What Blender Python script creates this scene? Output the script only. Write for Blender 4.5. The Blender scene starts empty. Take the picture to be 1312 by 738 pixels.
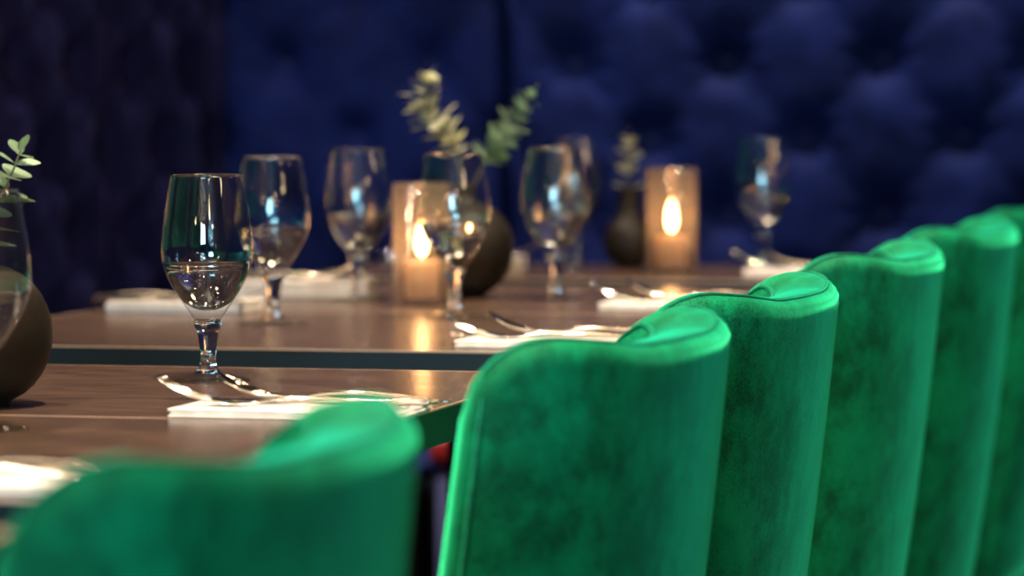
import bpy, bmesh, math, random
from mathutils import Vector, Matrix
random.seed(7)
PI = math.pi
scene = bpy.context.scene
col = scene.collection

# ------------------------------------------------------------------ camera
F_PX = 4700.0
cam_data = bpy.data.cameras.new('camera')
cam = bpy.data.objects.new('camera', cam_data); col.objects.link(cam)
cam_data.sensor_width = 36.0
cam_data.lens = F_PX / 1312 * 36.0
cam_data.clip_start = 0.05
cam.matrix_world = (Matrix.Translation((0, 0, 1.01))
                    @ Matrix.Rotation(PI / 2 - math.atan(264 / F_PX), 4, 'X')
                    @ Matrix.Rotation(math.radians(-0.35), 4, 'Z'))
cam_data.dof.use_dof = True
cam_data.dof.focus_distance = 3.14
cam_data.dof.aperture_fstop = 4.6
cam_data.dof.aperture_blades = 0
scene.camera = cam
scene.cycles.transparent_max_bounces = 32

# ------------------------------------------------------------------ world, lights, exposure
world = bpy.data.worlds.new('room_ambient'); scene.world = world
world.use_nodes = True
world.node_tree.nodes['Background'].inputs[0].default_value = (0.30, 0.24, 0.20, 1)
world.node_tree.nodes['Background'].inputs[1].default_value = 0.05
scene.view_settings.view_transform = 'Standard'
scene.view_settings.look = 'None'
scene.view_settings.gamma = 1
scene.view_settings.use_curve_mapping = False
scene.view_settings.exposure = 1.25
WARM = (1.0, 0.80, 0.60)
COOL = (0.45, 0.75, 1.0)
# recessed ceiling spots: (x, y, watts, colour, aim x, aim y, aim z, cone degrees)
SPOTS = [
    (-1.05, 1.9, 45, WARM, -0.35, 2.9, 0.75, 70),
    (-0.75, 3.4, 50, WARM, -0.15, 3.6, 0.75, 70),
    (-0.55, 4.9, 50, WARM, 0.05, 4.7, 0.75, 70),
    (-0.10, 2.6, 130, WARM, 0.0, 2.7, 0.8, 60),
    (0.45, 4.1, 125, WARM, 0.35, 4.2, 0.8, 60),
    (-0.45, 1.2, 40, WARM, -0.25, 2.1, 0.8, 60),
    (1.9, 3.4, 55, WARM, 0.45, 4.2, 0.7, 60),  # unseen fill, added to brighten the far chair backs
    (1.1, 1.6, 8, WARM, 0.1, 2.8, 0.7, 60),  # weak fill added on the camera side for the near chair backs
    (-0.75, 6.48, 150, (0.86, 0.88, 1.0), 0.05, 6.50, 0.9, 80),
    (0.35, 6.18, 110, (0.86, 0.88, 1.0), 0.95, 6.22, 0.9, 80),
    (-0.95, 5.20, 70, (0.86, 0.84, 1.0), -0.95, 5.9, 0.9, 80),  # unseen spot, added to lift the dim left wall
]
# unseen globe pendants, added for warm light and reflections: (a, b, z, radius)
FILL_PENDANTS = [(2.35, -0.38, 1.72, 0.06), (3.85, -0.38, 1.72, 0.06), (5.15, -0.38, 1.78, 0.06),
            (-0.6, -0.95, 1.80, 0.09), (0.3, 1.3, 1.85, 0.09), (-1.6, 0.2, 1.95, 0.09), (2.2, 2.3, 1.80, 0.09), (4.2, 2.6, 1.80, 0.09), (-0.8, 2.6, 1.9, 0.09)]

# side line of the table row: u runs away along the row, v to the right across it
TH = math.atan(1306 / F_PX)
U = Vector((math.sin(TH), math.cos(TH), 0))
V = Vector((math.cos(TH), -math.sin(TH), 0))
O = Vector((-0.872, 0, 0))
TZ = 0.75                                   # table height
ROW = math.atan2(V.y, V.x)                  # z rotation that maps local x to v, local y to u
def P(a, b, z=0.0): return O + U * a + V * b + Vector((0, 0, z))

# ------------------------------------------------------------------ materials
def mat(name):
    m = bpy.data.materials.new(name); m.use_nodes = True
    return m, m.node_tree, m.node_tree.nodes['Principled BSDF']
def setp(b, **k):
    names = dict(color='Base Color', rough='Roughness', metal='Metallic', sheen='Sheen Weight', srough='Sheen Roughness',
                 stint='Sheen Tint', spec='Specular IOR Level', trans='Transmission Weight', ior='IOR', coat='Coat Weight',
                 crough='Coat Roughness', emis='Emission Color', estr='Emission Strength', sss='Subsurface Weight', sssr='Subsurface Radius')
    for a, v in k.items(): b.inputs[names[a]].default_value = v
def c4(c): return (c[0], c[1], c[2], 1)
def noise_color(nt, b, cols, scale, detail=4, rough=0.6, stretch=(1, 1, 1), coords='Object', lo=0.35, hi=0.65, distort=0.0):
    tc = nt.nodes.new('ShaderNodeTexCoord'); mp = nt.nodes.new('ShaderNodeMapping'); mp.inputs['Scale'].default_value = stretch
    n = nt.nodes.new('ShaderNodeTexNoise'); n.inputs['Scale'].default_value = scale; n.inputs['Detail'].default_value = detail
    n.inputs['Roughness'].default_value = rough; n.inputs['Distortion'].default_value = distort
    r = nt.nodes.new('ShaderNodeValToRGB'); r.color_ramp.elements[0].position = lo; r.color_ramp.elements[1].position = hi
    r.color_ramp.elements[0].color = c4(cols[0]); r.color_ramp.elements[1].color = c4(cols[1])
    nt.links.new(tc.outputs[coords], mp.inputs['Vector']); nt.links.new(mp.outputs[0], n.inputs['Vector'])
    nt.links.new(n.outputs['Fac'], r.inputs['Fac']); nt.links.new(r.outputs[0], b.inputs['Base Color'])
    return mp, n, r
def add_bump(nt, b, mp, scale, strength, dist=0.002, detail=3):
    n = nt.nodes.new('ShaderNodeTexNoise'); n.inputs['Scale'].default_value = scale; n.inputs['Detail'].default_value = detail
    bp = nt.nodes.new('ShaderNodeBump'); bp.inputs['Strength'].default_value = strength; bp.inputs['Distance'].default_value = dist
    nt.links.new(mp.outputs[0], n.inputs['Vector']); nt.links.new(n.outputs['Fac'], bp.inputs['Height'])
    nt.links.new(bp.outputs[0], b.inputs['Normal'])

def velvet(name, dark, light, tint, scale, sheen=0.8, srough=0.35, stretch=(1, 1, 1), bump=0.25):
    m, nt, b = mat(name)
    setp(b, rough=0.75, sheen=sheen, srough=srough, stint=c4(tint), spec=0.12)
    mp, n, r = noise_color(nt, b, (dark, light), scale, 5, 0.62, stretch, lo=0.36, hi=0.66, distort=0.3)
    # short crushed patches and the fine grain of the pile on top of the broad mottling
    fine = nt.nodes.new('ShaderNodeTexNoise'); fine.inputs['Scale'].default_value = scale * 3.4; fine.inputs['Detail'].default_value = 3
    grain = nt.nodes.new('ShaderNodeTexNoise'); grain.inputs['Scale'].default_value = 520; grain.inputs['Detail'].default_value = 2
    a1 = nt.nodes.new('ShaderNodeMath'); a1.operation = 'MULTIPLY_ADD'; a1.inputs[1].default_value = 0.45
    a2 = nt.nodes.new('ShaderNodeMath'); a2.operation = 'MULTIPLY_ADD'; a2.inputs[1].default_value = 0.50
    a3 = nt.nodes.new('ShaderNodeMath'); a3.operation = 'SUBTRACT'; a3.inputs[1].default_value = 0.475
    nt.links.new(mp.outputs[0], fine.inputs['Vector']); nt.links.new(mp.outputs[0], grain.inputs['Vector'])
    nt.links.new(fine.outputs['Fac'], a1.inputs[0]); nt.links.new(n.outputs['Fac'], a1.inputs[2])
    nt.links.new(grain.outputs['Fac'], a2.inputs[0]); nt.links.new(a1.outputs[0], a2.inputs[2])
    nt.links.new(a2.outputs[0], a3.inputs[0]); nt.links.new(a3.outputs[0], r.inputs['Fac'])
    add_bump(nt, b, mp, 420, bump, 0.0012)
    return m
def plain(name, color, **k):
    m, nt, b = mat(name); setp(b, color=c4(color), **k)
    return m
M = {}
M['green'] = velvet('green_velvet', (0.0, 0.085, 0.034), (0.0, 0.260, 0.100), (0.05, 1.0, 0.44), 17, 1.0, 0.32, (1, 1, 0.8))
M['green_pipe'] = velvet('green_velvet_piping', (0.0, 0.06, 0.03), (0.0, 0.15, 0.07), (0.06, 1.0, 0.5), 30, 0.6, 0.4)
M['navy'] = velvet('navy_velvet', (0.002, 0.005, 0.036), (0.006, 0.012, 0.074), (0.26, 0.33, 0.98), 7, 0.50, 0.24, bump=0.1)
M['plum'] = velvet('plum_navy_velvet', (0.008, 0.007, 0.034), (0.018, 0.014, 0.060), (0.40, 0.32, 0.80), 7, 0.38, 0.30, bump=0.1)
M['navy_dark'] = plain('navy_button', (0.004, 0.006, 0.04), rough=0.7)
m, nt, b = mat('brown_stone_laminate'); setp(b, rough=0.24, spec=0.5)
mp, n, r = noise_color(nt, b, ((0.034, 0.020, 0.015), (0.112, 0.069, 0.048)), 11, 9, 0.7, (1, 2.6, 1), coords='Object', lo=0.3, hi=0.70, distort=0.8)
n2 = nt.nodes.new('ShaderNodeTexNoise'); n2.inputs['Scale'].default_value = 30; n2.inputs['Detail'].default_value = 5
mr = nt.nodes.new('ShaderNodeMapRange'); mr.inputs['To Min'].default_value = 0.17; mr.inputs['To Max'].default_value = 0.30
nt.links.new(mp.outputs[0], n2.inputs['Vector']); nt.links.new(n2.outputs['Fac'], mr.inputs['Value']); nt.links.new(mr.outputs[0], b.inputs['Roughness'])
bp = nt.nodes.new('ShaderNodeBump'); bp.inputs['Strength'].default_value = 0.12; bp.inputs['Distance'].default_value = 0.0006
nt.links.new(n2.outputs['Fac'], bp.inputs['Height']); nt.links.new(bp.outputs[0], b.inputs['Normal'])
M['table'] = m
M['edge'] = plain('slate_table_edge', (0.010, 0.018, 0.023), rough=0.35)
M['trim'] = plain('tan_table_arris', (0.42, 0.30, 0.22), rough=0.35)  # thin tan strip along the tabletop edges, paler than the top
M['black_metal'] = plain('black_powder_coated_metal', (0.012, 0.011, 0.011), rough=0.45, metal=0.3)
M['glass'] = plain('clear_glass', (1, 1, 1), rough=0.0, trans=1.0, ior=1.48)
def thin_glass(name, tint, ior, rough=0.0, edge=0.85):
    m = bpy.data.materials.new(name); m.use_nodes = True; nt = m.node_tree; nt.nodes.clear()
    out = nt.nodes.new('ShaderNodeOutputMaterial'); mx = nt.nodes.new('ShaderNodeMixShader'); fr = nt.nodes.new('ShaderNodeLayerWeight'); pw = nt.nodes.new('ShaderNodeMath'); ml = nt.nodes.new('ShaderNodeMath')
    pw.operation = 'POWER'; pw.inputs[1].default_value = 4.0; ml.operation = 'MULTIPLY_ADD'; ml.inputs[1].default_value = edge; ml.inputs[2].default_value = ior
    nt.links.new(fr.outputs['Facing'], pw.inputs[0]); nt.links.new(pw.outputs[0], ml.inputs[0])
    tr = nt.nodes.new('ShaderNodeBsdfTransparent'); gl = nt.nodes.new('ShaderNodeBsdfGlossy')
    tr.inputs['Color'].default_value = c4(tint); gl.inputs['Roughness'].default_value = rough
    gl.inputs['Color'].default_value = (1, 1, 1, 1)
    nt.links.new(ml.outputs[0], mx.inputs[0]); nt.links.new(tr.outputs[0], mx.inputs[1]); nt.links.new(gl.outputs[0], mx.inputs[2])
    nt.links.new(mx.outputs[0], out.inputs['Surface']); return m
M['foot_glass'] = thin_glass('thin_glass_foot', (0.97, 0.985, 0.98), 0.06, 0.0, 0.25)
M['thin_glass'] = thin_glass('thin_blown_glass', (0.97, 0.985, 0.98), 0.045)
M['water'] = plain('water', (1, 1, 1), rough=0.0, trans=1.0, ior=1.333)
m = thin_glass('smoky_amber_glass', (0.80, 0.72, 0.66), 0.07, 0.05); nt = m.node_tree      # hazy, lightly etched amber glass
df = nt.nodes.new('ShaderNodeBsdfTranslucent'); df.inputs['Color'].default_value = (0.85, 0.70, 0.58, 1)
d2 = nt.nodes.new('ShaderNodeBsdfDiffuse'); d2.inputs['Color'].default_value = (0.70, 0.58, 0.50, 1)
ad = nt.nodes.new('ShaderNodeMixShader'); ad.inputs[0].default_value = 0.5; nt.links.new(df.outputs[0], ad.inputs[1]); nt.links.new(d2.outputs[0], ad.inputs[2])
mx2 = nt.nodes.new('ShaderNodeMixShader'); mx2.inputs[0].default_value = 0.08
old = [n for n in nt.nodes if n.type == 'MIX_SHADER' and n not in (ad, mx2)][0]; out = [n for n in nt.nodes if n.type == 'OUTPUT_MATERIAL'][0]
nt.links.new(old.outputs[0], mx2.inputs[1]); nt.links.new(ad.outputs[0], mx2.inputs[2]); nt.links.new(mx2.outputs[0], out.inputs['Surface'])
M['smoke_glass'] = m
m, nt, b = mat('ivory_wax'); setp(b, color=(0.85, 0.66, 0.44, 1), rough=0.5, sss=0.6, sssr=(0.05, 0.025, 0.012)); M['wax'] = m
M['wick'] = plain('charred_wick', (0.02, 0.015, 0.01), rough=0.9)
M['flame'] = plain('candle_flame', (1, 0.7, 0.35), emis=(1.0, 0.60, 0.24, 1), estr=22)
m, nt, b = mat('matte_dark_stoneware'); setp(b, rough=0.5, spec=0.22)
mp, n, r = noise_color(nt, b, ((0.010, 0.007, 0.005), (0.019, 0.014, 0.009)), 25); add_bump(nt, b, mp, 160, 0.15); M['vase'] = m
m, nt, b = mat('eucalyptus_leaf'); setp(b, rough=0.5, spec=0.35, sss=0.15, sssr=(0.01, 0.02, 0.01))
noise_color(nt, b, ((0.18, 0.32, 0.19), (0.36, 0.50, 0.32)), 40); M['leaf'] = m
m, nt, b = mat('pale_eucalyptus_leaf'); setp(b, rough=0.5, spec=0.35, sss=0.15, sssr=(0.01, 0.02, 0.01))
noise_color(nt, b, ((0.42, 0.45, 0.27), (0.74, 0.72, 0.50)), 40); M['pale_leaf'] = m
M['stem'] = plain('eucalyptus_stem', (0.20, 0.17, 0.08), rough=0.6)
m, nt, b = mat('white_linen'); setp(b, rough=0.85, sheen=0.3)
mp, n, r = noise_color(nt, b, ((0.70, 0.64, 0.56), (0.84, 0.79, 0.72)), 60); add_bump(nt, b, mp, 600, 0.3, 0.0008); M['linen'] = m
M['steel'] = plain('polished_steel', (0.74, 0.69, 0.62), rough=0.09, metal=1.0)
m, nt, b = mat('dark_oak_floor'); setp(b, rough=0.42)
noise_color(nt, b, ((0.018, 0.011, 0.008), (0.045, 0.027, 0.018)), 5, 8, 0.6, (8, 1, 1)); M['floor'] = m
m, nt, b = mat('dark_plaster'); setp(b, rough=0.85)
mp, n, r = noise_color(nt, b, ((0.030, 0.026, 0.028), (0.045, 0.040, 0.042)), 3); add_bump(nt, b, mp, 90, 0.15); M['wall'] = m
M['ceil'] = plain('charcoal_ceiling', (0.035, 0.032, 0.032), rough=0.9)
M['lamp'] = plain('lit_lamp_lens', (1, 0.85, 0.65), emis=(1.0, 0.74, 0.48, 1), estr=60)
M['globe'] = plain('fill_frosted_globe', (1, 0.85, 0.7), emis=(1.0, 0.70, 0.42, 1), estr=16)  # glow of the added pendants
M['brass'] = plain('dark_lamp_ring', (0.03, 0.03, 0.03), rough=0.4)
M['window'] = plain('daylit_window_pane', (0.5, 0.8, 1), emis=(0.30, 0.72, 1.0, 1), estr=22)
M['red'] = plain('red_leather', (0.55, 0.035, 0.03), rough=0.4)
M['slate'] = plain('slate_blue_leather', (0.14, 0.15, 0.30), rough=0.5)

# ------------------------------------------------------------------ helpers
def tag(o, label=None, cat=None, group=None, kind=None):
    if label: o['label'] = label
    if cat: o['category'] = cat
    if group: o['group'] = group
    if kind: o['kind'] = kind
    return o
def link_mesh(name, me, material, parent=None, smooth=False, angle=None):
    if material and not me.materials: me.materials.append(material)
    if smooth:
        for p in me.polygons: p.use_smooth = True
    o = bpy.data.objects.new(name, me); col.objects.link(o)
    if parent: o.parent = parent
    return o
def obj(name, bm, material, parent=None, smooth=False):
    bmesh.ops.recalc_face_normals(bm, faces=bm.faces)
    me = bpy.data.meshes.new(name); bm.to_mesh(me); bm.free()
    return link_mesh(name, me, material, parent, smooth)
def empty(name, loc=(0, 0, 0), rotz=0.0):
    o = bpy.data.objects.new(name, None); col.objects.link(o)
    o.location = loc; o.rotation_euler = (0, 0, rotz); o.empty_display_size = 0.05
    return o
def box(bm, x0, x1, y0, y1, z0, z1, bevel=0.0, seg=2):
    r = bmesh.ops.create_cube(bm, size=1.0)
    for v in r['verts']:
        v.co = Vector(((x0 + x1) / 2 + v.co.x * (x1 - x0), (y0 + y1) / 2 + v.co.y * (y1 - y0), (z0 + z1) / 2 + v.co.z * (z1 - z0)))
    if bevel > 0:
        es = {e for v in r['verts'] for e in v.link_edges}
        bmesh.ops.bevel(bm, geom=list(es), offset=bevel, segments=seg, affect='EDGES', profile=0.5)
def lathe(bm, prof, n=48, cx=0.0, cy=0.0, closed=False):
    rings = []
    for (r, z) in prof:
        if r < 1e-6: rings.append([bm.verts.new((cx, cy, z))])
        else: rings.append([bm.verts.new((cx + r * math.cos(2 * PI * i / n), cy + r * math.sin(2 * PI * i / n), z)) for i in range(n)])
    pairs = list(zip(rings, rings[1:]))
    if closed: pairs.append((rings[-1], rings[0]))
    for A, B in pairs:
        if len(A) == 1 and len(B) == 1: continue
        for i in range(n):
            j = (i + 1) % n
            if len(A) == 1: bm.faces.new((A[0], B[j], B[i]))
            elif len(B) == 1: bm.faces.new((A[i], A[j], B[0]))
            else: bm.faces.new((A[i], A[j], B[j], B[i]))
def tube(bm, pts, rad, n=8, cap=True):
    pts = [Vector(p) for p in pts]; rings = []
    prev = None
    for i, p in enumerate(pts):
        t = (pts[min(i + 1, len(pts) - 1)] - pts[max(i - 1, 0)]).normalized()
        if prev is None:
            a = Vector((0, 0, 1)) if abs(t.z) < 0.9 else Vector((1, 0, 0))
            nx = t.cross(a).normalized()
        else:
            nx = (prev - t * prev.dot(t)).normalized()
        ny = t.cross(nx); prev = nx
        r = rad[i] if isinstance(rad, (list, tuple)) else rad
        rings.append([bm.verts.new(p + nx * (r * math.cos(2 * PI * k / n)) + ny * (r * math.sin(2 * PI * k / n))) for k in range(n)])
    for A, B in zip(rings, rings[1:]):
        for k in range(n): bm.faces.new((A[k], A[(k + 1) % n], B[(k + 1) % n], B[k]))
    if cap: bm.faces.new(rings[0][::-1]); bm.faces.new(rings[-1])
def smoothstep(x): x = max(0.0, min(1.0, x)); return x * x * (3 - 2 * x)
def catmull(pts, sub=6):
    out = []
    for i in range(len(pts) - 1):
        p0 = pts[max(i - 1, 0)]; p1 = pts[i]; p2 = pts[i + 1]; p3 = pts[min(i + 2, len(pts) - 1)]
        for k in range(sub):
            t = k / sub
            out.append(tuple(0.5 * (2 * p1[c] + (p2[c] - p0[c]) * t + (2 * p0[c] - 5 * p1[c] + 4 * p2[c] - p3[c]) * t * t
                                    + (3 * p1[c] - p0[c] - 3 * p2[c] + p3[c]) * t ** 3) for c in range(len(p1))))
    out.append(tuple(pts[-1]))
    return out
def children(o): return [c for c in bpy.data.objects if c.parent == o]
def copy_tree(o, parent=None):
    c = o.copy(); col.objects.link(c)
    if parent: c.parent = parent
    for ch in children(o): copy_tree(ch, c)
    return c

# ------------------------------------------------------------------ the setting
ROOM_ROT = ROW                               # the room follows the table row
def room_box(name, a0, a1, b0, b1, z0, z1, m, parent=None):
    bm = bmesh.new(); box(bm, b0, b1, a0, a1, z0, z1)
    o = obj(name, bm, m, parent)
    if parent is None:
        o.location = O; o.rotation_euler = (0, 0, ROOM_ROT); tag(o, kind='structure')
    return o
A_BACK = 6.60; B_LEFT = -1.45
A_FRONT = -3.2; B_RIGHT = 3.6; CEIL = 2.75
room_box('floor', A_FRONT - .1, A_BACK + .3, B_LEFT - .3, B_RIGHT + .1, -0.08, 0.0, M['floor'])
room_box('ceiling', A_FRONT - .1, A_BACK + .3, B_LEFT - .3, B_RIGHT + .1, CEIL, CEIL + .08, M['ceil'])
wall_left = room_box('wall_left', A_FRONT, A_BACK + .2, B_LEFT - .2, B_LEFT - .1, 0, CEIL, M['wall'])
wall_back = room_box('wall_back', A_BACK + .1, A_BACK + .2, B_LEFT - .1, B_RIGHT, 0, CEIL, M['wall'])
room_box('wall_right', A_FRONT, A_BACK + .2, B_RIGHT, B_RIGHT + .1, 0, CEIL, M['wall'])
wall_front = room_box('wall_front', A_FRONT - .1, A_FRONT, B_LEFT - .1, B_RIGHT, 0, CEIL, M['wall'])

def tufted(name, length, z0, z1, S, R, amp, p0, q0, m, wall, to_local, buttons=True, res=0.0125, crush=0.6, rim=(0.05, 0.05)):
    """A padded panel: (s along the wall, z up, h out of the wall) mapped with to_local(s, z, h)."""
    ns = int(length / res); nz = int((z1 - z0) / res)
    verts = []; faces = []
    def height(s, z):
        p = (s - p0) / S + (z - q0) / (2 * R); q = -(s - p0) / S + (z - q0) / (2 * R)
        h = 0.36 * (abs(math.sin(PI * p)) * abs(math.sin(PI * q))) ** 0.22 + 0.64
        pr = round(p); qr = round(q)
        d = math.hypot((p - pr), (q - qr))
        h -= 0.95 * math.exp(-(d / 0.21) ** 2)
        ang = math.atan2(z - q0 - R * (pr + qr), s - p0 - S / 2 * (pr - qr))
        h += 0.13 * math.sin(9 * ang + pr * 1.7) * math.exp(-((d - 0.22) / 0.13) ** 2)
        h += 0.05 * math.sin(26 * s + 5 * math.sin(13 * z)) * math.sin(15 * z + 4 * math.sin(11 * s))
        e = min(1.0, s / rim[0], (length - s) / rim[1]); f = min(z - z0, z1 - z, 0.05) / 0.05
        edge = math.sqrt(max(0, 1 - (1 - e) ** 2)) * math.sqrt(max(0, 1 - (1 - f) ** 2))
        wr = 0.05 * math.sin(31 * s + 17 * z + 3 * math.sin(9 * z)) * math.sin(23 * z - 11 * s) * crush
        return 0.012 + (0.35 + 0.65 * h + wr) * amp * edge
    for j in range(nz + 1):
        for i in range(ns + 1):
            s = length * i / ns; z = z0 + (z1 - z0) * j / nz
            verts.append(to_local(s, z, height(s, z)))
    w = ns + 1
    for j in range(nz):
        for i in range(ns):
            faces.append((j * w + i, j * w + i + 1, (j + 1) * w + i + 1, (j + 1) * w + i))
    k = len(verts)                                   # backing, so the panel is a solid pad
    for (s, z) in ((0, z0), (length, z0), (length, z1), (0, z1)): verts.append(to_local(s, z, 0.0))
    faces.append((k + 3, k + 2, k + 1, k))
    faces.append(tuple([k] + [k + 1] + [i for i in range(ns, -1, -1)]))
    faces.append(tuple([k + 2, k + 3] + [nz * w + i for i in range(0, ns + 1)]))
    faces.append(tuple([k + 3, k] + [j * w for j in range(0, nz + 1)]))
    faces.append(tuple([k + 1, k + 2] + [j * w + ns for j in range(nz, -1, -1)]))
    me = bpy.data.meshes.new(name); me.from_pydata(verts, [], faces)
    bm = bmesh.new(); bm.from_mesh(me); bmesh.ops.recalc_face_normals(bm, faces=bm.faces); bm.to_mesh(me); bm.free()
    o = link_mesh(name, me, m, wall, True)
    if buttons:
        first = None
        for jj in range(-40, 40):
            for ii in range(-60, 60):
                s = p0 + ii * S + (S / 2 if jj % 2 else 0); z = q0 + jj * R
                if 0.07 < s < length - 0.07 and z0 + 0.06 < z < z1 - 0.06:
                    c = Vector(to_local(s, z, height(s, z) + 0.001)); nrm = (Vector(to_local(s, z, 1)) - Vector(to_local(s, z, 0))).normalized()
                    if first is None:
                        bm = bmesh.new()
                        lathe(bm, [(0, 0.006), (0.005, 0.0052), (0.009, 0.003), (0.0105, 0), (0, -0.001)], 10)
                        first = obj('button', bm, M['navy_dark'], o, True); bt = first
                    else:
                        bt = first.copy(); col.objects.link(bt)
                    bt.location = c; bt.rotation_euler = nrm.to_track_quat('Z', 'Y').to_euler()
    return o
# back wall: local x = b, local y = a (the wall objects sit at O, turned with the row)
SEAM_B = 0.0
SEAT_Z = 0.46
def back_pt(b0, prou): return lambda s, z, h: (b0 + s, A_BACK + .1 - prou - h, z)
def left_pt(a1): return lambda s, z, h: (B_LEFT - .1 + h, a1 - s, z)
BSEAM = -0.945
L0 = B_LEFT - 0.075
tufted('tufted_panel', BSEAM - L0 - 0.010, SEAT_Z, 2.0, 0.280, 0.135, 0.055, -1.379 - L0, 1.045, M['navy'], wall_back, back_pt(L0, 0.0), rim=(0.004, 0.03))
tufted('tufted_panel', 3.2, SEAT_Z, 2.0, 0.280, 0.135, 0.055, -0.819 - BSEAM, 1.045, M['navy'], wall_back, back_pt(BSEAM, 0.025), rim=(0.03, 0.05))
tufted('tufted_panel', 0.560, SEAT_Z, 2.0, 0.260, 0.140, 0.055, A_BACK + .03 - 6.426, 1.045, M['plum'], wall_left, left_pt(A_BACK + .03), rim=(0.004, 0.03))
tufted('tufted_panel', 2.8, SEAT_Z, 2.0, 0.260, 0.140, 0.055, A_BACK - .54 - 5.912, 1.045, M['plum'], wall_left, left_pt(A_BACK - .54), rim=(0.03, 0.03))
# plain capping rails over the padding
bm = bmesh.new(); box(bm, B_LEFT - .1, BSEAM + 3.2, A_BACK + .02, A_BACK + .1, 2.0, 2.05, 0.006); tag(obj('trim_1', bm, M['black_metal'], wall_back))
bm = bmesh.new(); box(bm, B_LEFT - .1, B_LEFT - .02, A_BACK - 3.6, A_BACK + .02, 2.0, 2.05, 0.006); tag(obj('trim_2', bm, M['black_metal'], wall_left))

# window with daylit panes in the wall behind the camera
win = empty('window_1', O, ROOM_ROT); tag(win, kind='structure')
bm = bmesh.new()
WB = (0.25, 1.55); WZ = (1.35, 2.35)
for (x0, x1, z0, z1) in ((WB[0] - .05, WB[0], WZ[0] - .05, WZ[1] + .05), (WB[1], WB[1] + .05, WZ[0] - .05, WZ[1] + .05),
                         (WB[0], WB[1], WZ[0] - .05, WZ[0]), (WB[0], WB[1], WZ[1], WZ[1] + .05), (0.87, 0.93, WZ[0], WZ[1])):
    box(bm, x0, x1, A_FRONT + 0.002, A_FRONT + .05, z0, z1)
obj('window_frame', bm, M['black_metal'], win)
for (x0, x1) in ((WB[0], 0.87), (0.93, WB[1])):
    bm = bmesh.new(); box(bm, x0, x1, A_FRONT + 0.004, A_FRONT + .02, WZ[0], WZ[1]); obj('window_pane', bm, M['window'], win)

# ------------------------------------------------------------------ tables
def make_table(length, width=0.76):
    t = empty('restaurant_table')
    bm = bmesh.new(); box(bm, -width / 2 + .0004, width / 2 - .0004, -length / 2 + .0004, length / 2 - .0004, TZ - 0.030, TZ - 0.0010); obj('edge_band', bm, M['edge'], t)
    bm = bmesh.new()
    for (x0, x1, y0, y1) in ((-width/2, width/2, -length/2, -length/2 + .0016), (-width/2, width/2, length/2 - .0016, length/2), (-width/2, -width/2 + .0016, -length/2 + .0016, length/2 - .0016), (width/2 - .0016, width/2, -length/2 + .0016, length/2 - .0016)):
        box(bm, x0, x1, y0, y1, TZ - 0.0015, TZ + 0.0001)
    obj('edge_trim', bm, M['trim'], t)
    bm = bmesh.new(); box(bm, -width / 2 + .0016, width / 2 - .0016, -length / 2 + .0016, length / 2 - .0016, TZ - 0.0011, TZ); top = obj('tabletop', bm, M['table'], t)
    bm = bmesh.new(); box(bm, -0.035, 0.035, -0.035, 0.035, 0.025, TZ - 0.036, 0.004); obj('pedestal', bm, M['black_metal'], t)
    bm = bmesh.new(); box(bm, -0.20, 0.13, -0.20, 0.20, 0.0, 0.018, 0.004); box(bm, -0.06, 0.06, -0.06, 0.06, 0.018, 0.03, 0.003); obj('foot_plate', bm, M['black_metal'], t)
    bm = bmesh.new(); box(bm, -0.26, 0.26, -0.03, 0.03, TZ - 0.037, TZ - 0.030, 0.002); box(bm, -0.03, 0.03, -0.2, 0.2, TZ - 0.037, TZ - 0.030, 0.002); obj('support_bracket', bm, M['black_metal'], t)
    return t
def table(a0, a1, label):
    t = make_table(a1 - a0 - 0.002); t.location = P((a0 + a1) / 2, -0.379, 0.0); t.rotation_euler.z = ROW
    tag(t, label, 'table'); return t
table(1.68, 2.237, 'brown-topped table nearest the viewer, mostly hidden behind the blurred front chair')
table(2.349, 2.905, 'brown-topped table carrying the large round black vase at the left')
table(2.905, 3.400, 'brown-topped table carrying the sharpest water glass and the crisp fork and spoon')
table(3.630, 4.205, 'brown-topped table just beyond the first gap, nearer half of the middle pair')
table(4.205, 4.758, 'brown-topped table carrying the middle candle and tall two-stemmed eucalyptus')
table(4.905, 5.300, 'short brown-topped table at the far end carrying the lit candle and small vase')

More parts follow.
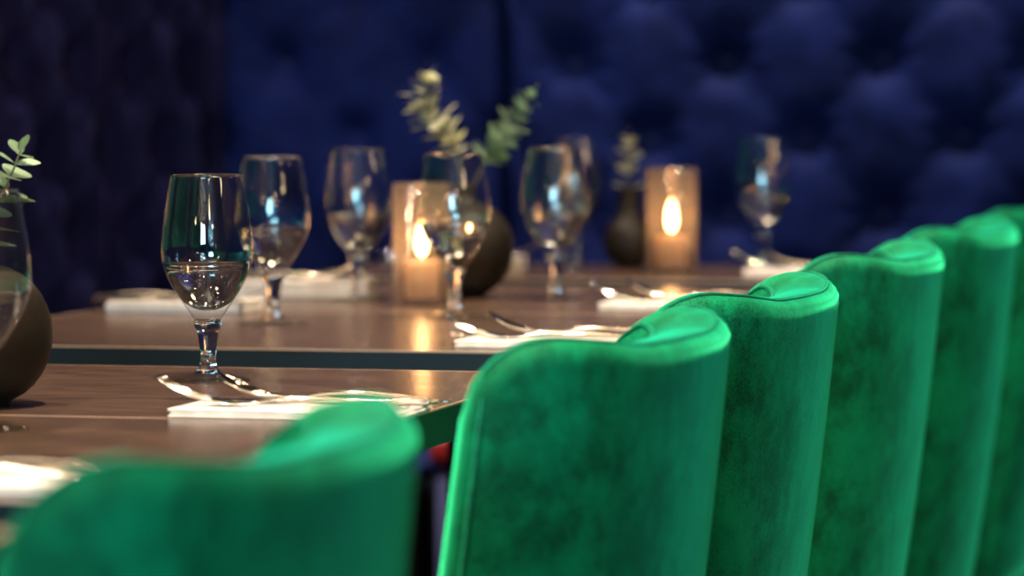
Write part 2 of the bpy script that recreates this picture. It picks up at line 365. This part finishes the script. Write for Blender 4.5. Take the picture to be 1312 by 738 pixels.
# ------------------------------------------------------------------ chairs
LEAN = math.tan(math.radians(8))
def make_chair():
    ch = empty('velvet_chair')
    # plan of the shell, local x = along the back (row direction), local y = outward (away from table)
    HALF = 0.119; RAD = 0.080; TURN = math.radians(64); TAIL = 0.030; T = 0.062
    path = []
    def half(sign):
        pts = []
        n = 14
        for i in range(n + 1):
            s = HALF * i / n; pts.append((s, -0.012 * (s / HALF) ** 2, 0.19 * (s / HALF), s))
        y0 = -0.012; a0 = 0.19; L = HALF
        cx = HALF - RAD * math.sin(a0) * 1.0; cy = y0 - RAD * math.cos(a0)
        n = 18
        for i in range(1, n + 1):
            a = a0 + (TURN - a0) * i / n
            pts.append((cx + RAD * math.sin(a), cy + RAD * math.cos(a), a, L + RAD * (a - a0)))
        L = L + RAD * (TURN - a0); ex, ey = pts[-1][0], pts[-1][1]
        n = 6
        for i in range(1, n + 1):
            d = TAIL * i / n
            pts.append((ex + d * math.cos(TURN), ey - d * math.sin(TURN), TURN, L + d))
        return pts
    hp = half(1); LT = hp[-1][3]
    full = [(-x, y, -a, -l) for (x, y, a, l) in hp[:0:-1]] + hp
    stations = []
    Z0 = 0.30
    for (x, y, a, l) in full:
        al = abs(l)
        wing = smoothstep((al - 0.07) / 0.12)
        zt = 0.828 + 0.011 * wing
        drop = max(0.0, (al - (LT - 0.055)) / 0.055)
        zt -= 0.055 * (1 - math.sqrt(max(0.0, 1 - drop ** 2)))
        endf = max(0.0, (al - (LT - 0.022)) / 0.022)
        th = T * (0.25 + 0.75 * math.sqrt(max(0.0, 1 - endf ** 2 * 0.98)))
        stations.append((x, y, a, zt, th, l))
    bm = bmesh.new(); rings = []
    def outward(z): return (z - 0.45) * LEAN
    NZ = 14; NA = 12
    def ring(st):
        x, y, a, zt, th, l = st
        n = Vector((math.sin(a), math.cos(a), 0)); pts = []
        r = th / 2; rz = min(0.024, r)
        prof = []
        for i in range(NZ): prof.append((r, Z0 + (zt - rz - Z0) * i / NZ))
        for i in range(NA + 1):
            t = PI * i / NA
            c = math.cos(t); s = math.sin(t)
            cc = math.copysign(abs(c) ** 0.78, c); ss = s ** 0.78
            prof.append((r * cc, zt - rz + rz * ss - 0.10 * (r - r * cc)))
        for i in range(NZ - 1, -1, -1): prof.append((-r, Z0 + (zt - rz - 0.20 * r - Z0) * i / NZ))
        for (d, z) in prof:
            bul = 0.006 * math.sin(PI * (z - Z0) / (zt - Z0)) * (1 if d > 0 else -0.8) if abs(d) > r * 0.9 else 0
            p = Vector((x, y, z)) + n * (d + bul); p.y += outward(z); pts.append(p)
        return pts
    pr = [ring(s) for s in stations]
    for ps in pr: rings.append([bm.verts.new(p) for p in ps])
    m_ = len(rings[0])
    for A, B in zip(rings, rings[1:]):
        for k in range(m_): bm.faces.new((A[k], A[(k + 1) % m_], B[(k + 1) % m_], B[k]))
    bm.faces.new(rings[0]); bm.faces.new(rings[-1][::-1])
    back = obj('backrest', bm, M['green'], ch, True)
    # piping along both edges of the top gusset
    for side in (0, 1):
        k_top = (NZ + 4) if side == 0 else (NZ + NA - 2)
        i0, i1 = 2, len(pr) - 3
        pts = []
        for k in range(0, NZ + 1):
            kk = k if side == 0 else m_ - 1 - k
            pts.append(pr[i0][kk])
        for i in range(i0, i1 + 1): pts.append(pr[i][k_top])
        for k in range(NZ, -1, -1):
            kk = k if side == 0 else m_ - 1 - k
            pts.append(pr[i1][kk])
        bm = bmesh.new(); tube(bm, pts, 0.0021, 6); obj('piping', bm, M['green_pipe'], ch, True)
    # seat cushion, rounded
    bm = bmesh.new(); box(bm, -0.18, 0.18, -0.36, -0.055, 0.37, 0.47, 0.03, 4); obj('seat', bm, M['green'], ch, True)
    bm = bmesh.new(); box(bm, -0.165, 0.165, -0.34, -0.06, 0.34, 0.372, 0.004); obj('seat_frame', bm, M['black_metal'], ch)
    for (x, y, dx, dy) in ((-.15, -.32, -.02, 0), (.15, -.32, .02, 0), (-.16, -.07, -.02, .04), (.16, -.07, .02, .04)):
        bm = bmesh.new(); tube(bm, [(x, y, 0.345), (x + dx, y + dy, 0.0)], [0.016, 0.010], 12); obj('leg', bm, M['black_metal'], ch, True)
    return ch
CHAIRS = [  # a (centre), b, extra turn in degrees, label
    (2.005, 0.187, 1, 'large blurred green velvet chair nearest the viewer at bottom left'),
    (2.83, 0.180, 3, 'green velvet chair second from front, beside the dark green table edge'),
    (3.36, 0.168, 2, 'sharply focused green velvet chair, third from front'),
    (4.05, 0.156, 2, 'green velvet chair fourth from front, in the middle of the right-hand row'),
    (4.72, 0.146, 2, 'green velvet chair fifth from front, second from the far end of the row'),
    (5.36, 0.146, 2, 'farthest green velvet chair, cut off by the right edge of the photo'),
]
proto = make_chair()
for i, (a, b, turn, label) in enumerate(CHAIRS):
    c = proto if i == 0 else copy_tree(proto)
    c.location = P(a, b, 0)
    # local +y (outward) -> +v ; local x -> -u
    c.rotation_euler.z = ROW - PI / 2 - math.radians(turn)
    tag(c, label, 'chair', 'green velvet chairs along the table row')

# ------------------------------------------------------------------ glasses
def make_glass(level=0.1035):
    g = empty('water_goblet')
    outer = catmull([(0.0120, 0.0545), (0.0170, 0.0620), (0.0225, 0.0700), (0.0325, 0.0860), (0.0385, 0.1010), (0.0402, 0.1150), (0.0385, 0.1370), (0.0350, 0.1590), (0.0315, 0.1795)], 6)
    stem = [(0.0, 0.0), (0.0370, 0.0), (0.0374, 0.0008), (0.0368, 0.0018), (0.0250, 0.0040), (0.0130, 0.0072), (0.0080, 0.0125), (0.0066, 0.0190), (0.0074, 0.0290), (0.0090, 0.0400),
            (0.0098, 0.0450), (0.0118, 0.0475), (0.0125, 0.0495), (0.0117, 0.0520)]
    def inner_r(z):
        for (r0, z0), (r1, z1) in zip(outer, outer[1:]):
            if z0 <= z <= z1: return r0 + (r1 - r0) * (z - z0) / (z1 - z0) - 0.0012
        return outer[-1][0] - 0.0012
    rim = [(outer[-1][0] - 0.0002, 0.1802), (outer[-1][0] - 0.0008, 0.1804), (outer[-1][0] - 0.0012, 0.1798)]
    inner = [(inner_r(z), z) for z in [0.178, 0.168, 0.158, 0.148, 0.138, 0.128, 0.120, 0.113, 0.106, 0.099, 0.092, 0.085, 0.079, 0.073, 0.069]] + [(0.013, 0.0645), (0.007, 0.0625), (0, 0.062)]
    bm = bmesh.new(); lathe(bm, [(0, 0.0546)] + outer + rim + inner, 64); obj('bowl', bm, M['thin_glass'], g, True)
    rr = outer[-1][0] - 0.0006; bm = bmesh.new(); lathe(bm, [(rr + 0.0009 * math.cos(t), 0.1802 + 0.0009 * math.sin(t)) for t in [2 * PI * k / 8 for k in range(8)]], 64, closed=True); obj('rim', bm, M['glass'], g, True)
    bm = bmesh.new(); lathe(bm, [(0, 0.0073)] + stem[5:] + [(0.0118, 0.0535), (0, 0.0542)], 48); obj('stem', bm, M['glass'], g, True)
    bm = bmesh.new(); lathe(bm, stem[:6] + [(0, 0.0072)], 64); obj('foot', bm, M['foot_glass'], g, True)
    wz = [0.0619, 0.0624, 0.0644, 0.069, 0.073, 0.079, 0.085, 0.092, 0.099]
    prof = [(0, wz[0]), (0.0072, wz[1]), (0.0132, wz[2])] + [(inner_r(z) + 0.0002, z) for z in wz[3:]] + [(inner_r(level) + 0.0002, level), (inner_r(level) - 0.0012, level - 0.0004), (0, level - 0.0004)]
    bm = bmesh.new(); lathe(bm, prof, 64); obj('water', bm, M['water'], g, True)
    return g
GLASSES = [
    (2.791, -0.289, 'water glass cut off by the left edge, in front of the large black vase'),
    (3.251, -0.275, 'sharpest water glass, standing behind the crisp fork and spoon'),
    (3.983, -0.470, 'water glass just right of and behind the sharpest glass'),
    (4.407, -0.510, 'water glass directly left of the middle candle holder'),
    (4.145, -0.313, 'water glass in front of the middle candle and its vase'),
    (4.477, -0.285, 'water glass between the middle vase and the small far vase, nearer of two overlapping'),
    (5.190, -0.446, 'water glass partly hidden behind another glass, left of the small far vase'),
    (5.235, -0.187, 'farthest right water glass, standing alone against the blue wall'),
]
gproto = make_glass()
for i, (a, b, label) in enumerate(GLASSES):
    g = gproto if i == 0 else copy_tree(gproto)
    g.location = P(a, b, TZ); g.rotation_euler.z = 0.4 * i
    tag(g, label, 'glass', 'water glasses on the tables')

# ------------------------------------------------------------------ candles
def make_candle():
    c = empty('candle_holder')
    R0 = 0.0345; H0 = 0.142
    bm = bmesh.new()
    lathe(bm, [(0, 0), (R0 - .002, 0), (R0, 0.002), (R0, H0 - .001), (R0 - .001, H0), (R0 - .002, H0 - .001), (R0 - .0022, 0.010), (R0 - .005, 0.008), (0, 0.0075)], 64)
    obj('glass_cylinder', bm, M['smoke_glass'], c, True)
    bm = bmesh.new(); lathe(bm, [(0, 0.0077), (0.0185, 0.0077), (0.0195, 0.009), (0.0195, 0.048), (0.0185, 0.0505), (0.016, 0.0495), (0.008, 0.0465), (0, 0.046)], 40)
    p = obj('pillar_candle', bm, M['wax'], c, True)
    bm = bmesh.new(); tube(bm, [(0, 0, 0.0455), (0.0004, 0, 0.052), (0.001, 0, 0.058)], 0.0008, 6); obj('wick', bm, M['wick'], p, True)
    bm = bmesh.new(); lathe(bm, [(0, 0.056), (0.0045, 0.060), (0.0068, 0.067), (0.0070, 0.076), (0.0056, 0.086), (0.0026, 0.095), (0, 0.100)], 20)
    obj('flame', bm, M['flame'], p, True)
    ld = bpy.data.lights.new('flame_light', 'POINT'); ld.energy = 0.035; ld.color = (1.0, 0.62, 0.30); ld.shadow_soft_size = 0.006
    lo = bpy.data.objects.new('flame_light', ld); col.objects.link(lo); lo.parent = p; lo.location = (0, 0, 0.106)
    return c
CANDLES = [(4.346, -0.412, 'lit candle in a smoky glass cylinder on the middle table, left of the big vase'),
           (5.074, -0.280, 'lit candle in a smoky glass cylinder on the far table, right of the small vase')]
cproto = make_candle()
for i, (a, b, label) in enumerate(CANDLES):
    c = cproto if i == 0 else copy_tree(cproto)
    c.location = P(a, b, TZ); tag(c, label, 'candle', 'lit candles in glass cylinders')

# ------------------------------------------------------------------ vases and eucalyptus
def vase(a, b, R, HB, rn, H, label):
    prof = [(0, 0)]
    base_r = R * 0.42
    prof.append((base_r * 0.96, 0)); prof.append((base_r, 0.002))
    n = 16; zc = HB / 2
    for i in range(1, n):
        t = -PI / 2 + PI * i / n
        z = zc + zc * math.sin(t); r = R * math.cos(t) ** 0.85
        if z < zc and r < base_r: continue
        if z > zc and r < rn * 1.5: continue
        if z > 0.003: prof.append((r, z))
    prof += [(rn * 1.25, HB * 0.985), (rn, HB + (H - HB) * 0.35), (rn, H - 0.006), (rn * 1.12, H), (rn * 0.9, H + 0.0005), (rn * 0.8, H - 0.004), (rn * 0.78, HB), (rn * 1.5, HB * 0.85), (0, HB * 0.8)]
    bm = bmesh.new(); lathe(bm, prof, 48)
    o = obj('bud_vase', bm, M['vase'], None, True); o.location = P(a, b, TZ)
    tag(o, label, 'vase'); return o
vase(2.978, -0.372, 0.060, 0.116, 0.014, 0.135, 'large round black vase cut off by the left edge of the photo')
vase(4.492, -0.403, 0.060, 0.116, 0.014, 0.137, 'large round dark vase behind the middle candle, holding two eucalyptus stems')
vase(5.207, -0.372, 0.036, 0.072, 0.014, 0.112, 'small round dark vase with a neck, left of the far candle')

leaf_meshes = {}
def leaf_mesh(key, m):
    if key in leaf_meshes: return leaf_meshes[key]
    bm = bmesh.new(); rows = []
    for i in range(6):
        t = i / 5; w = 0.44 * math.sin(PI * min(1, (t * 0.94 + 0.03))) ** 0.7
        bend = -0.10 * t * t
        rows.append([bm.verts.new((-w, t, bend + 0.05 * w * 2)), bm.verts.new((0, t, bend)), bm.verts.new((w, t, bend + 0.05 * w * 2))])
    for A, B in zip(rows, rows[1:]):
        bm.faces.new((A[0], A[1], B[1], B[0])); bm.faces.new((A[1], A[2], B[2], B[1]))
    ret = bmesh.ops.solidify(bm, geom=bm.faces[:], thickness=0.02)
    bmesh.ops.recalc_face_normals(bm, faces=bm.faces)
    me = bpy.data.meshes.new('leaf'); bm.to_mesh(me); bm.free(); me.materials.append(m)
    for p in me.polygons: p.use_smooth = True
    leaf_meshes[key] = me; return me
def sprig(points, pairs, size, label, key, seed, start=0.3, spread=62, droop=0.0):
    """points: world positions of the stem, first inside the vase neck."""
    rnd = random.Random(seed)
    base = Vector(points[0]); s = empty('eucalyptus_stem', base)
    pts = [Vector(p) for p in catmull([tuple(Vector(p) - base) for p in points], 8)]
    bm = bmesh.new(); tube(bm, pts, [0.0016 * (1 - 0.55 * i / len(pts)) for i in range(len(pts))], 6); obj('stem', bm, M['stem'], s, True)
    me = leaf_mesh(key, M['leaf'] if key == 'leaf' else M['pale_leaf'])
    L = len(pts) - 1
    for k in range(pairs):
        f = start + (1 - start) * k / (pairs - 0.5)
        i = min(L - 1, int(f * L)); p = pts[i].lerp(pts[i + 1], f * L - i); t = (pts[i + 1] - pts[i]).normalized()
        az = k * 2.0 + rnd.uniform(-0.35, 0.35)
        sz = size * (1 - 0.45 * max(0, (f - 0.65) / 0.35)) * rnd.uniform(0.85, 1.12)
        for side in (0, 1):
            aa = az + PI * side + rnd.uniform(-0.2, 0.2)
            q = t.orthogonal().normalized(); q = Matrix.Rotation(aa, 3, t) @ q
            sp = math.radians(spread + rnd.uniform(-12, 12))
            d = (t * math.cos(sp) + q * math.sin(sp)).normalized()
            zax = (t * math.sin(sp) - q * math.cos(sp)); xax = d.cross(zax).normalized(); zax = xax.cross(d)
            R = Matrix((xax, d, zax)).transposed()
            lf = bpy.data.objects.new('leaf', me); col.objects.link(lf); lf.parent = s
            lf.location = p; lf.rotation_euler = R.to_euler(); lf.scale = (sz, sz, sz)
    # tip bud leaf
    lf = bpy.data.objects.new('leaf', me); col.objects.link(lf); lf.parent = s; lf.location = pts[-1]
    lf.rotation_euler = (pts[-1] - pts[-3]).to_track_quat('Y', 'Z').to_euler(); lf.scale = (size * .5,) * 3
    tag(s, label, 'eucalyptus'); return s
def W(x, y, z): return (x, y, z)
v0 = P(2.978, -0.372, TZ)
sprig([v0 + Vector((0.0, 0, 0.118)), v0 + Vector((0.010, 0, 0.150)), v0 + Vector((0.026, 0, 0.182)), v0 + Vector((0.037, -0.005, 0.207))], 8, 0.030,
      'green eucalyptus sprig rising from the vase at the left edge', 'leaf', 3, start=0.15, spread=70)
v1 = P(4.492, -0.403, TZ)
sprig([v1 + Vector((0.0, 0, 0.112)), v1 + Vector((-0.006, 0, 0.165)), v1 + Vector((-0.026, 0, 0.205)), v1 + Vector((-0.050, -0.005, 0.238)), v1 + Vector((-0.040, -0.005, 0.268))], 18, 0.030,
      'tall pale eucalyptus stem leaning left in the middle vase', 'pale', 5, start=0.30, spread=66)
sprig([v1 + Vector((0.004, 0, 0.112)), v1 + Vector((0.024, 0.004, 0.160)), v1 + Vector((0.050, 0.01, 0.195)), v1 + Vector((0.082, 0.012, 0.245))], 11, 0.031,
      'shorter green eucalyptus stem leaning right in the middle vase', 'leaf', 11, start=0.36, spread=62)
v3 = P(5.207, -0.372, TZ)
sprig([v3 + Vector((0.0, 0, 0.095)), v3 + Vector((-0.002, 0, 0.14)), v3 + Vector((0.0, 0, 0.182))], 7, 0.026,
      'short eucalyptus sprig in the small far vase', 'pale', 8, start=0.15, spread=60)

# ------------------------------------------------------------------ napkins and cutlery
def make_napkin():
    """Folded linen lying along local x, three layers."""
    bm = bmesh.new()
    for k, (dx, dy) in enumerate(((0, 0), (0.0015, 0.001), (-0.001, 0.0015))):
        z0 = 0.0003 + k * 0.0022
        box(bm, -0.094 + dx, 0.094 + dx, -0.043 + dy, 0.043 + dy, z0, z0 + 0.0021, 0.0009, 2)
    for v in bm.verts:
        v.co.z += 0.0004 * math.sin(40 * v.co.x) * (v.co.z / 0.006)
    return obj('folded_napkin', bm, M['linen'], None, True)
def sweep(bm, secs, n=8):
    """secs: (x, y, half width, z, half thickness, dish)"""
    rings = []
    for (x, y, w, z, t, dish) in secs:
        top = []; bot = []
        for i in range(n + 1):
            u = -1 + 2 * i / n
            zz = z + dish * u * u
            e = math.sqrt(max(0.0, 1 - u * u * 0.96))
            top.append(bm.verts.new((x, y + w * u, zz + t * e))); bot.append(bm.verts.new((x, y + w * u, zz - t * e)))
        rings.append(top + bot[::-1])
    m_ = len(rings[0])
    for A, B in zip(rings, rings[1:]):
        for k in range(m_): bm.faces.new((A[k], A[(k + 1) % m_], B[(k + 1) % m_], B[k]))
    bm.faces.new(rings[0]); bm.faces.new(rings[-1][::-1])
HAND = [(0.075, 0.0042, 0.0022, 0.0011), (0.10, 0.0028, 0.0066, 0.0012), (0.13, 0.0026, 0.0076, 0.0012), (0.155, 0.0034, 0.0058, 0.0012), (0.180, 0.0050, 0.0034, 0.0011), (0.196, 0.0058, 0.0022, 0.0010), (0.203, 0.0040, 0.0022, 0.0008)]
def make_fork():
    bm = bmesh.new()
    head = [(0.040, 0, 0.0115, 0.0052, 0.0008, 0.001), (0.050, 0, 0.0122, 0.0030, 0.0009, 0.001), (0.060, 0, 0.0105, 0.0018, 0.0010, 0.0005)]
    sweep(bm, catmull(head + [(x, 0, w, z, t, 0) for (x, w, z, t) in HAND], 3))
    for k in range(4):
        y = -0.0096 + k * 0.0064
        sweep(bm, catmull([(0.0, y * 0.9, 0.0010, 0.0230, 0.0007, 0), (0.012, y, 0.0014, 0.0150, 0.0008, 0), (0.028, y, 0.0016, 0.0085, 0.0009, 0), (0.042, y, 0.0017, 0.0050, 0.0008, 0)], 3), 4)
    return obj('dinner_fork', bm, M['steel'], None, True)
def make_spoon():
    bm = bmesh.new()
    sweep(bm, catmull([(0.0, 0, 0.0020, 0.0235, 0.0006, 0.0006), (0.006, 0, 0.0080, 0.0180, 0.0007, 0.0022), (0.016, 0, 0.0118, 0.0115, 0.0008, 0.0040), (0.028, 0, 0.0128, 0.0065, 0.0008, 0.0046),
                       (0.042, 0, 0.0105, 0.0040, 0.0008, 0.0034), (0.054, 0, 0.0060, 0.0050, 0.0010, 0.001)] + [(x - 0.005, 0, w * 0.95, z + 0.002, t * 1.1, 0) for (x, w, z, t) in HAND], 3), 10)
    return obj('table_spoon', bm, M['steel'], None, True)
def make_knife():
    bm = bmesh.new()
    sweep(bm, catmull([(0.0, -0.006, 0.0008, 0.0012, 0.0003, 0), (0.010, -0.003, 0.0045, 0.0012, 0.0004, 0), (0.030, 0, 0.0085, 0.0012, 0.0006, 0), (0.070, 0, 0.0095, 0.0014, 0.0008, 0), (0.105, 0, 0.0080, 0.0016, 0.0011, 0),
                       (0.116, 0, 0.0048, 0.0020, 0.0020, 0), (0.150, 0, 0.0058, 0.0028, 0.0027, 0), (0.195, 0, 0.0072, 0.0028, 0.0028, 0), (0.222, 0, 0.0072, 0.0026, 0.0026, 0), (0.228, 0, 0.0040, 0.0024, 0.0014, 0)], 3), 8)
    return obj('table_knife', bm, M['steel'], None, True)
nap0, fork0, spoon0, knife0 = make_napkin(), make_fork(), make_spoon(), make_knife()
used = set()
def inst(src, loc, rz, label, cat, group, tilt=0.0):
    o = src if src.name not in used else src.copy()
    if src.name in used: col.objects.link(o)
    used.add(src.name)
    o.location = loc; o.rotation_euler = (0, tilt, rz); tag(o, label, cat, group); return o
NZT = TZ + 0.0068
def setting(a, b, place, flip=False, jig=0.0, bulk=1.0):
    """a, b: centre of the napkin on the table."""
    rz = ROW + (PI if flip else 0) + jig
    d = -1 if flip else 1
    nz = TZ + 0.0004 + 0.0064 * bulk
    np_ = inst(nap0, P(a, b, TZ + 0.0002), rz, 'folded white napkin ' + place, 'napkin', 'folded napkins under the cutlery'); np_.scale = (1.0 if bulk < 1.5 else 0.86, 1.0, bulk)
    inst(fork0, P(a - 0.012 * d, b - 0.112 * d, nz + 0.0004), rz + 0.05, 'silver fork on the napkin ' + place, 'fork', 'forks on the napkins')
    inst(spoon0, P(a + 0.018 * d, b - 0.076 * d, nz + 0.0016), rz - 0.06, 'silver spoon on the napkin ' + place, 'spoon', 'spoons on the napkins')
    inst(knife0, P(a + 0.036 * d, b - 0.125 * d, nz + 0.0002), rz - 0.02, 'silver knife on the napkin ' + place, 'knife', 'knives on the napkins')
setting(2.420, -0.135, 'at the bottom left, behind the blurred front chair')
setting(2.950, -0.088, 'in sharp focus in front of the sharpest water glass')
setting(3.715, -0.080, 'on the middle table, in front of the candle glass')
setting(4.330, -0.090, 'beside the third chair, on the middle table')
setting(5.080, -0.080, 'at the foot of the farthest right glass')
setting(4.180, -0.645, 'behind the sharpest glass', flip=True, bulk=1.8)
setting(4.470, -0.600, 'between the two glasses left of the middle candle', flip=True, bulk=3.2)
setting(5.120, -0.590, 'on the far table just right of the big middle vase', flip=True, bulk=2.6)

# ------------------------------------------------------------------ banquette benches
def bench(label, a0, a1, b0, b1):
    t = empty('banquette_bench', O, ROOM_ROT)
    bm = bmesh.new(); box(bm, b0, b1, a0, a1, 0.06, 0.34, 0.004); obj('base', bm, M['black_metal'], t)
    bm = bmesh.new(); box(bm, b0, b1, a0, a1, 0.342, 0.45, 0.025, 4); obj('seat_cushion', bm, M['navy'], t, True)
    bm = bmesh.new(); box(bm, b0 + .03, b1 - .03, a0 + .03, a1 - .03, 0.0, 0.06); obj('plinth', bm, M['black_metal'], t)
    tag(t, label, 'bench')
bench('navy velvet banquette bench under the left tufted wall', 3.05, 6.55, B_LEFT, B_LEFT + 0.50)
bench('navy velvet banquette bench under the back tufted wall', 6.08, 6.58, B_LEFT + 0.52, 2.2)

# bag seen below the tables through the gap between the first two chairs
bag = empty('shoulder_bag', (0.022, 5.42, 0.015), ROW)
bm = bmesh.new(); box(bm, -0.13, 0.13, -0.06, 0.06, -0.015, 0.428, 0.02, 3); obj('bag_body', bm, M['slate'], bag, True)
bm = bmesh.new(); box(bm, -0.135, 0.135, -0.065, 0.065, 0.430, 0.473, 0.012, 3); obj('bag_flap', bm, M['red'], bag, True)
bm = bmesh.new(); tube(bm, [(-0.1, 0, 0.462), (-0.09, 0, 0.52), (0, 0, 0.55), (0.09, 0, 0.52), (0.1, 0, 0.462)], 0.006, 8); obj('strap', bm, M['red'], bag, True)
tag(bag, 'red and slate-blue bag on the floor, glimpsed below the table edge', 'bag')

# ------------------------------------------------------------------ ceiling spots (each lamp carries its own light)
for i, (x, y, w, colr, ax, ay, az, cone) in enumerate(SPOTS):
    t = empty('ceiling_spot', (x, y, CEIL))
    bm = bmesh.new(); lathe(bm, [(0.035, -0.001), (0.052, -0.001), (0.055, -0.006), (0.052, -0.012), (0.038, -0.012), (0.035, -0.006)], 24, closed=True); obj('ring', bm, M['brass'], t, True)
    bm = bmesh.new(); lathe(bm, [(0, -0.002), (0.034, -0.002), (0.034, -0.005), (0, -0.006)], 24); obj('lens', bm, M['lamp'], t, True)
    ld = bpy.data.lights.new('spot_light', 'SPOT'); ld.energy = w; ld.color = colr; ld.spot_size = math.radians(cone); ld.spot_blend = 0.7; ld.shadow_soft_size = 0.05
    lo = bpy.data.objects.new('spot_light', ld); col.objects.link(lo); lo.parent = t; lo.location = (0, 0, -0.03)
    lo.rotation_euler = (Vector((ax, ay, az)) - Vector((x, y, CEIL))).to_track_quat('-Z', 'Y').to_euler()
    place = ['over the sharpest glass', 'over the table gap left side', 'over the middle candle', 'behind the second chair', 'behind the fourth chair', 'over the nearest table', 'added at right to fill the far chair backs', 'added at right to fill the near chair backs', 'before the left back wall panel', 'before the right back wall panel', 'added to brighten the left tufted wall'][i]
    rowi = ['first', 'second', 'third', 'fourth', 'fifth', 'sixth', 'seventh', 'eighth', 'ninth', 'tenth', 'eleventh'][i]
    tag(t, 'small round recessed ceiling spot ' + place, 'lamp', 'recessed ceiling spots')

ORD = ['over the nearest tables', 'over the middle tables', 'over the far table', 'behind the viewer on the left', 'right of the viewer', 'far behind the viewer',
       'to the right of the chairs', 'at the far right of the room', 'behind the viewer on the right']
for i, (a, b, z, r) in enumerate(FILL_PENDANTS):  # added out of view so glass and steel catch highlights
    t = empty('fill_globe_pendant', P(a, b, z))
    bm = bmesh.new(); bmesh.ops.create_uvsphere(bm, u_segments=24, v_segments=14, radius=r); obj('globe', bm, M['globe'], t, True)
    bm = bmesh.new(); lathe(bm, [(0, r + .03), (0.012, r + .03), (0.016, r + .01), (0.022, r - .004), (0, r - .004)], 20); obj('cap', bm, M['brass'], t, True)
    bm = bmesh.new(); tube(bm, [(0, 0, r + .028), (0, 0, CEIL - z - .012)], 0.0025, 8); obj('cord', bm, M['brass'], t, True)
    bm = bmesh.new(); lathe(bm, [(0, CEIL - z), (0.045, CEIL - z), (0.045, CEIL - z - .012), (0, CEIL - z - .016)], 24); obj('ceiling_rose', bm, M['brass'], t, True)
    tag(t, 'added frosted globe fill lamp hanging ' + ORD[i], 'lamp', 'added globe pendants')
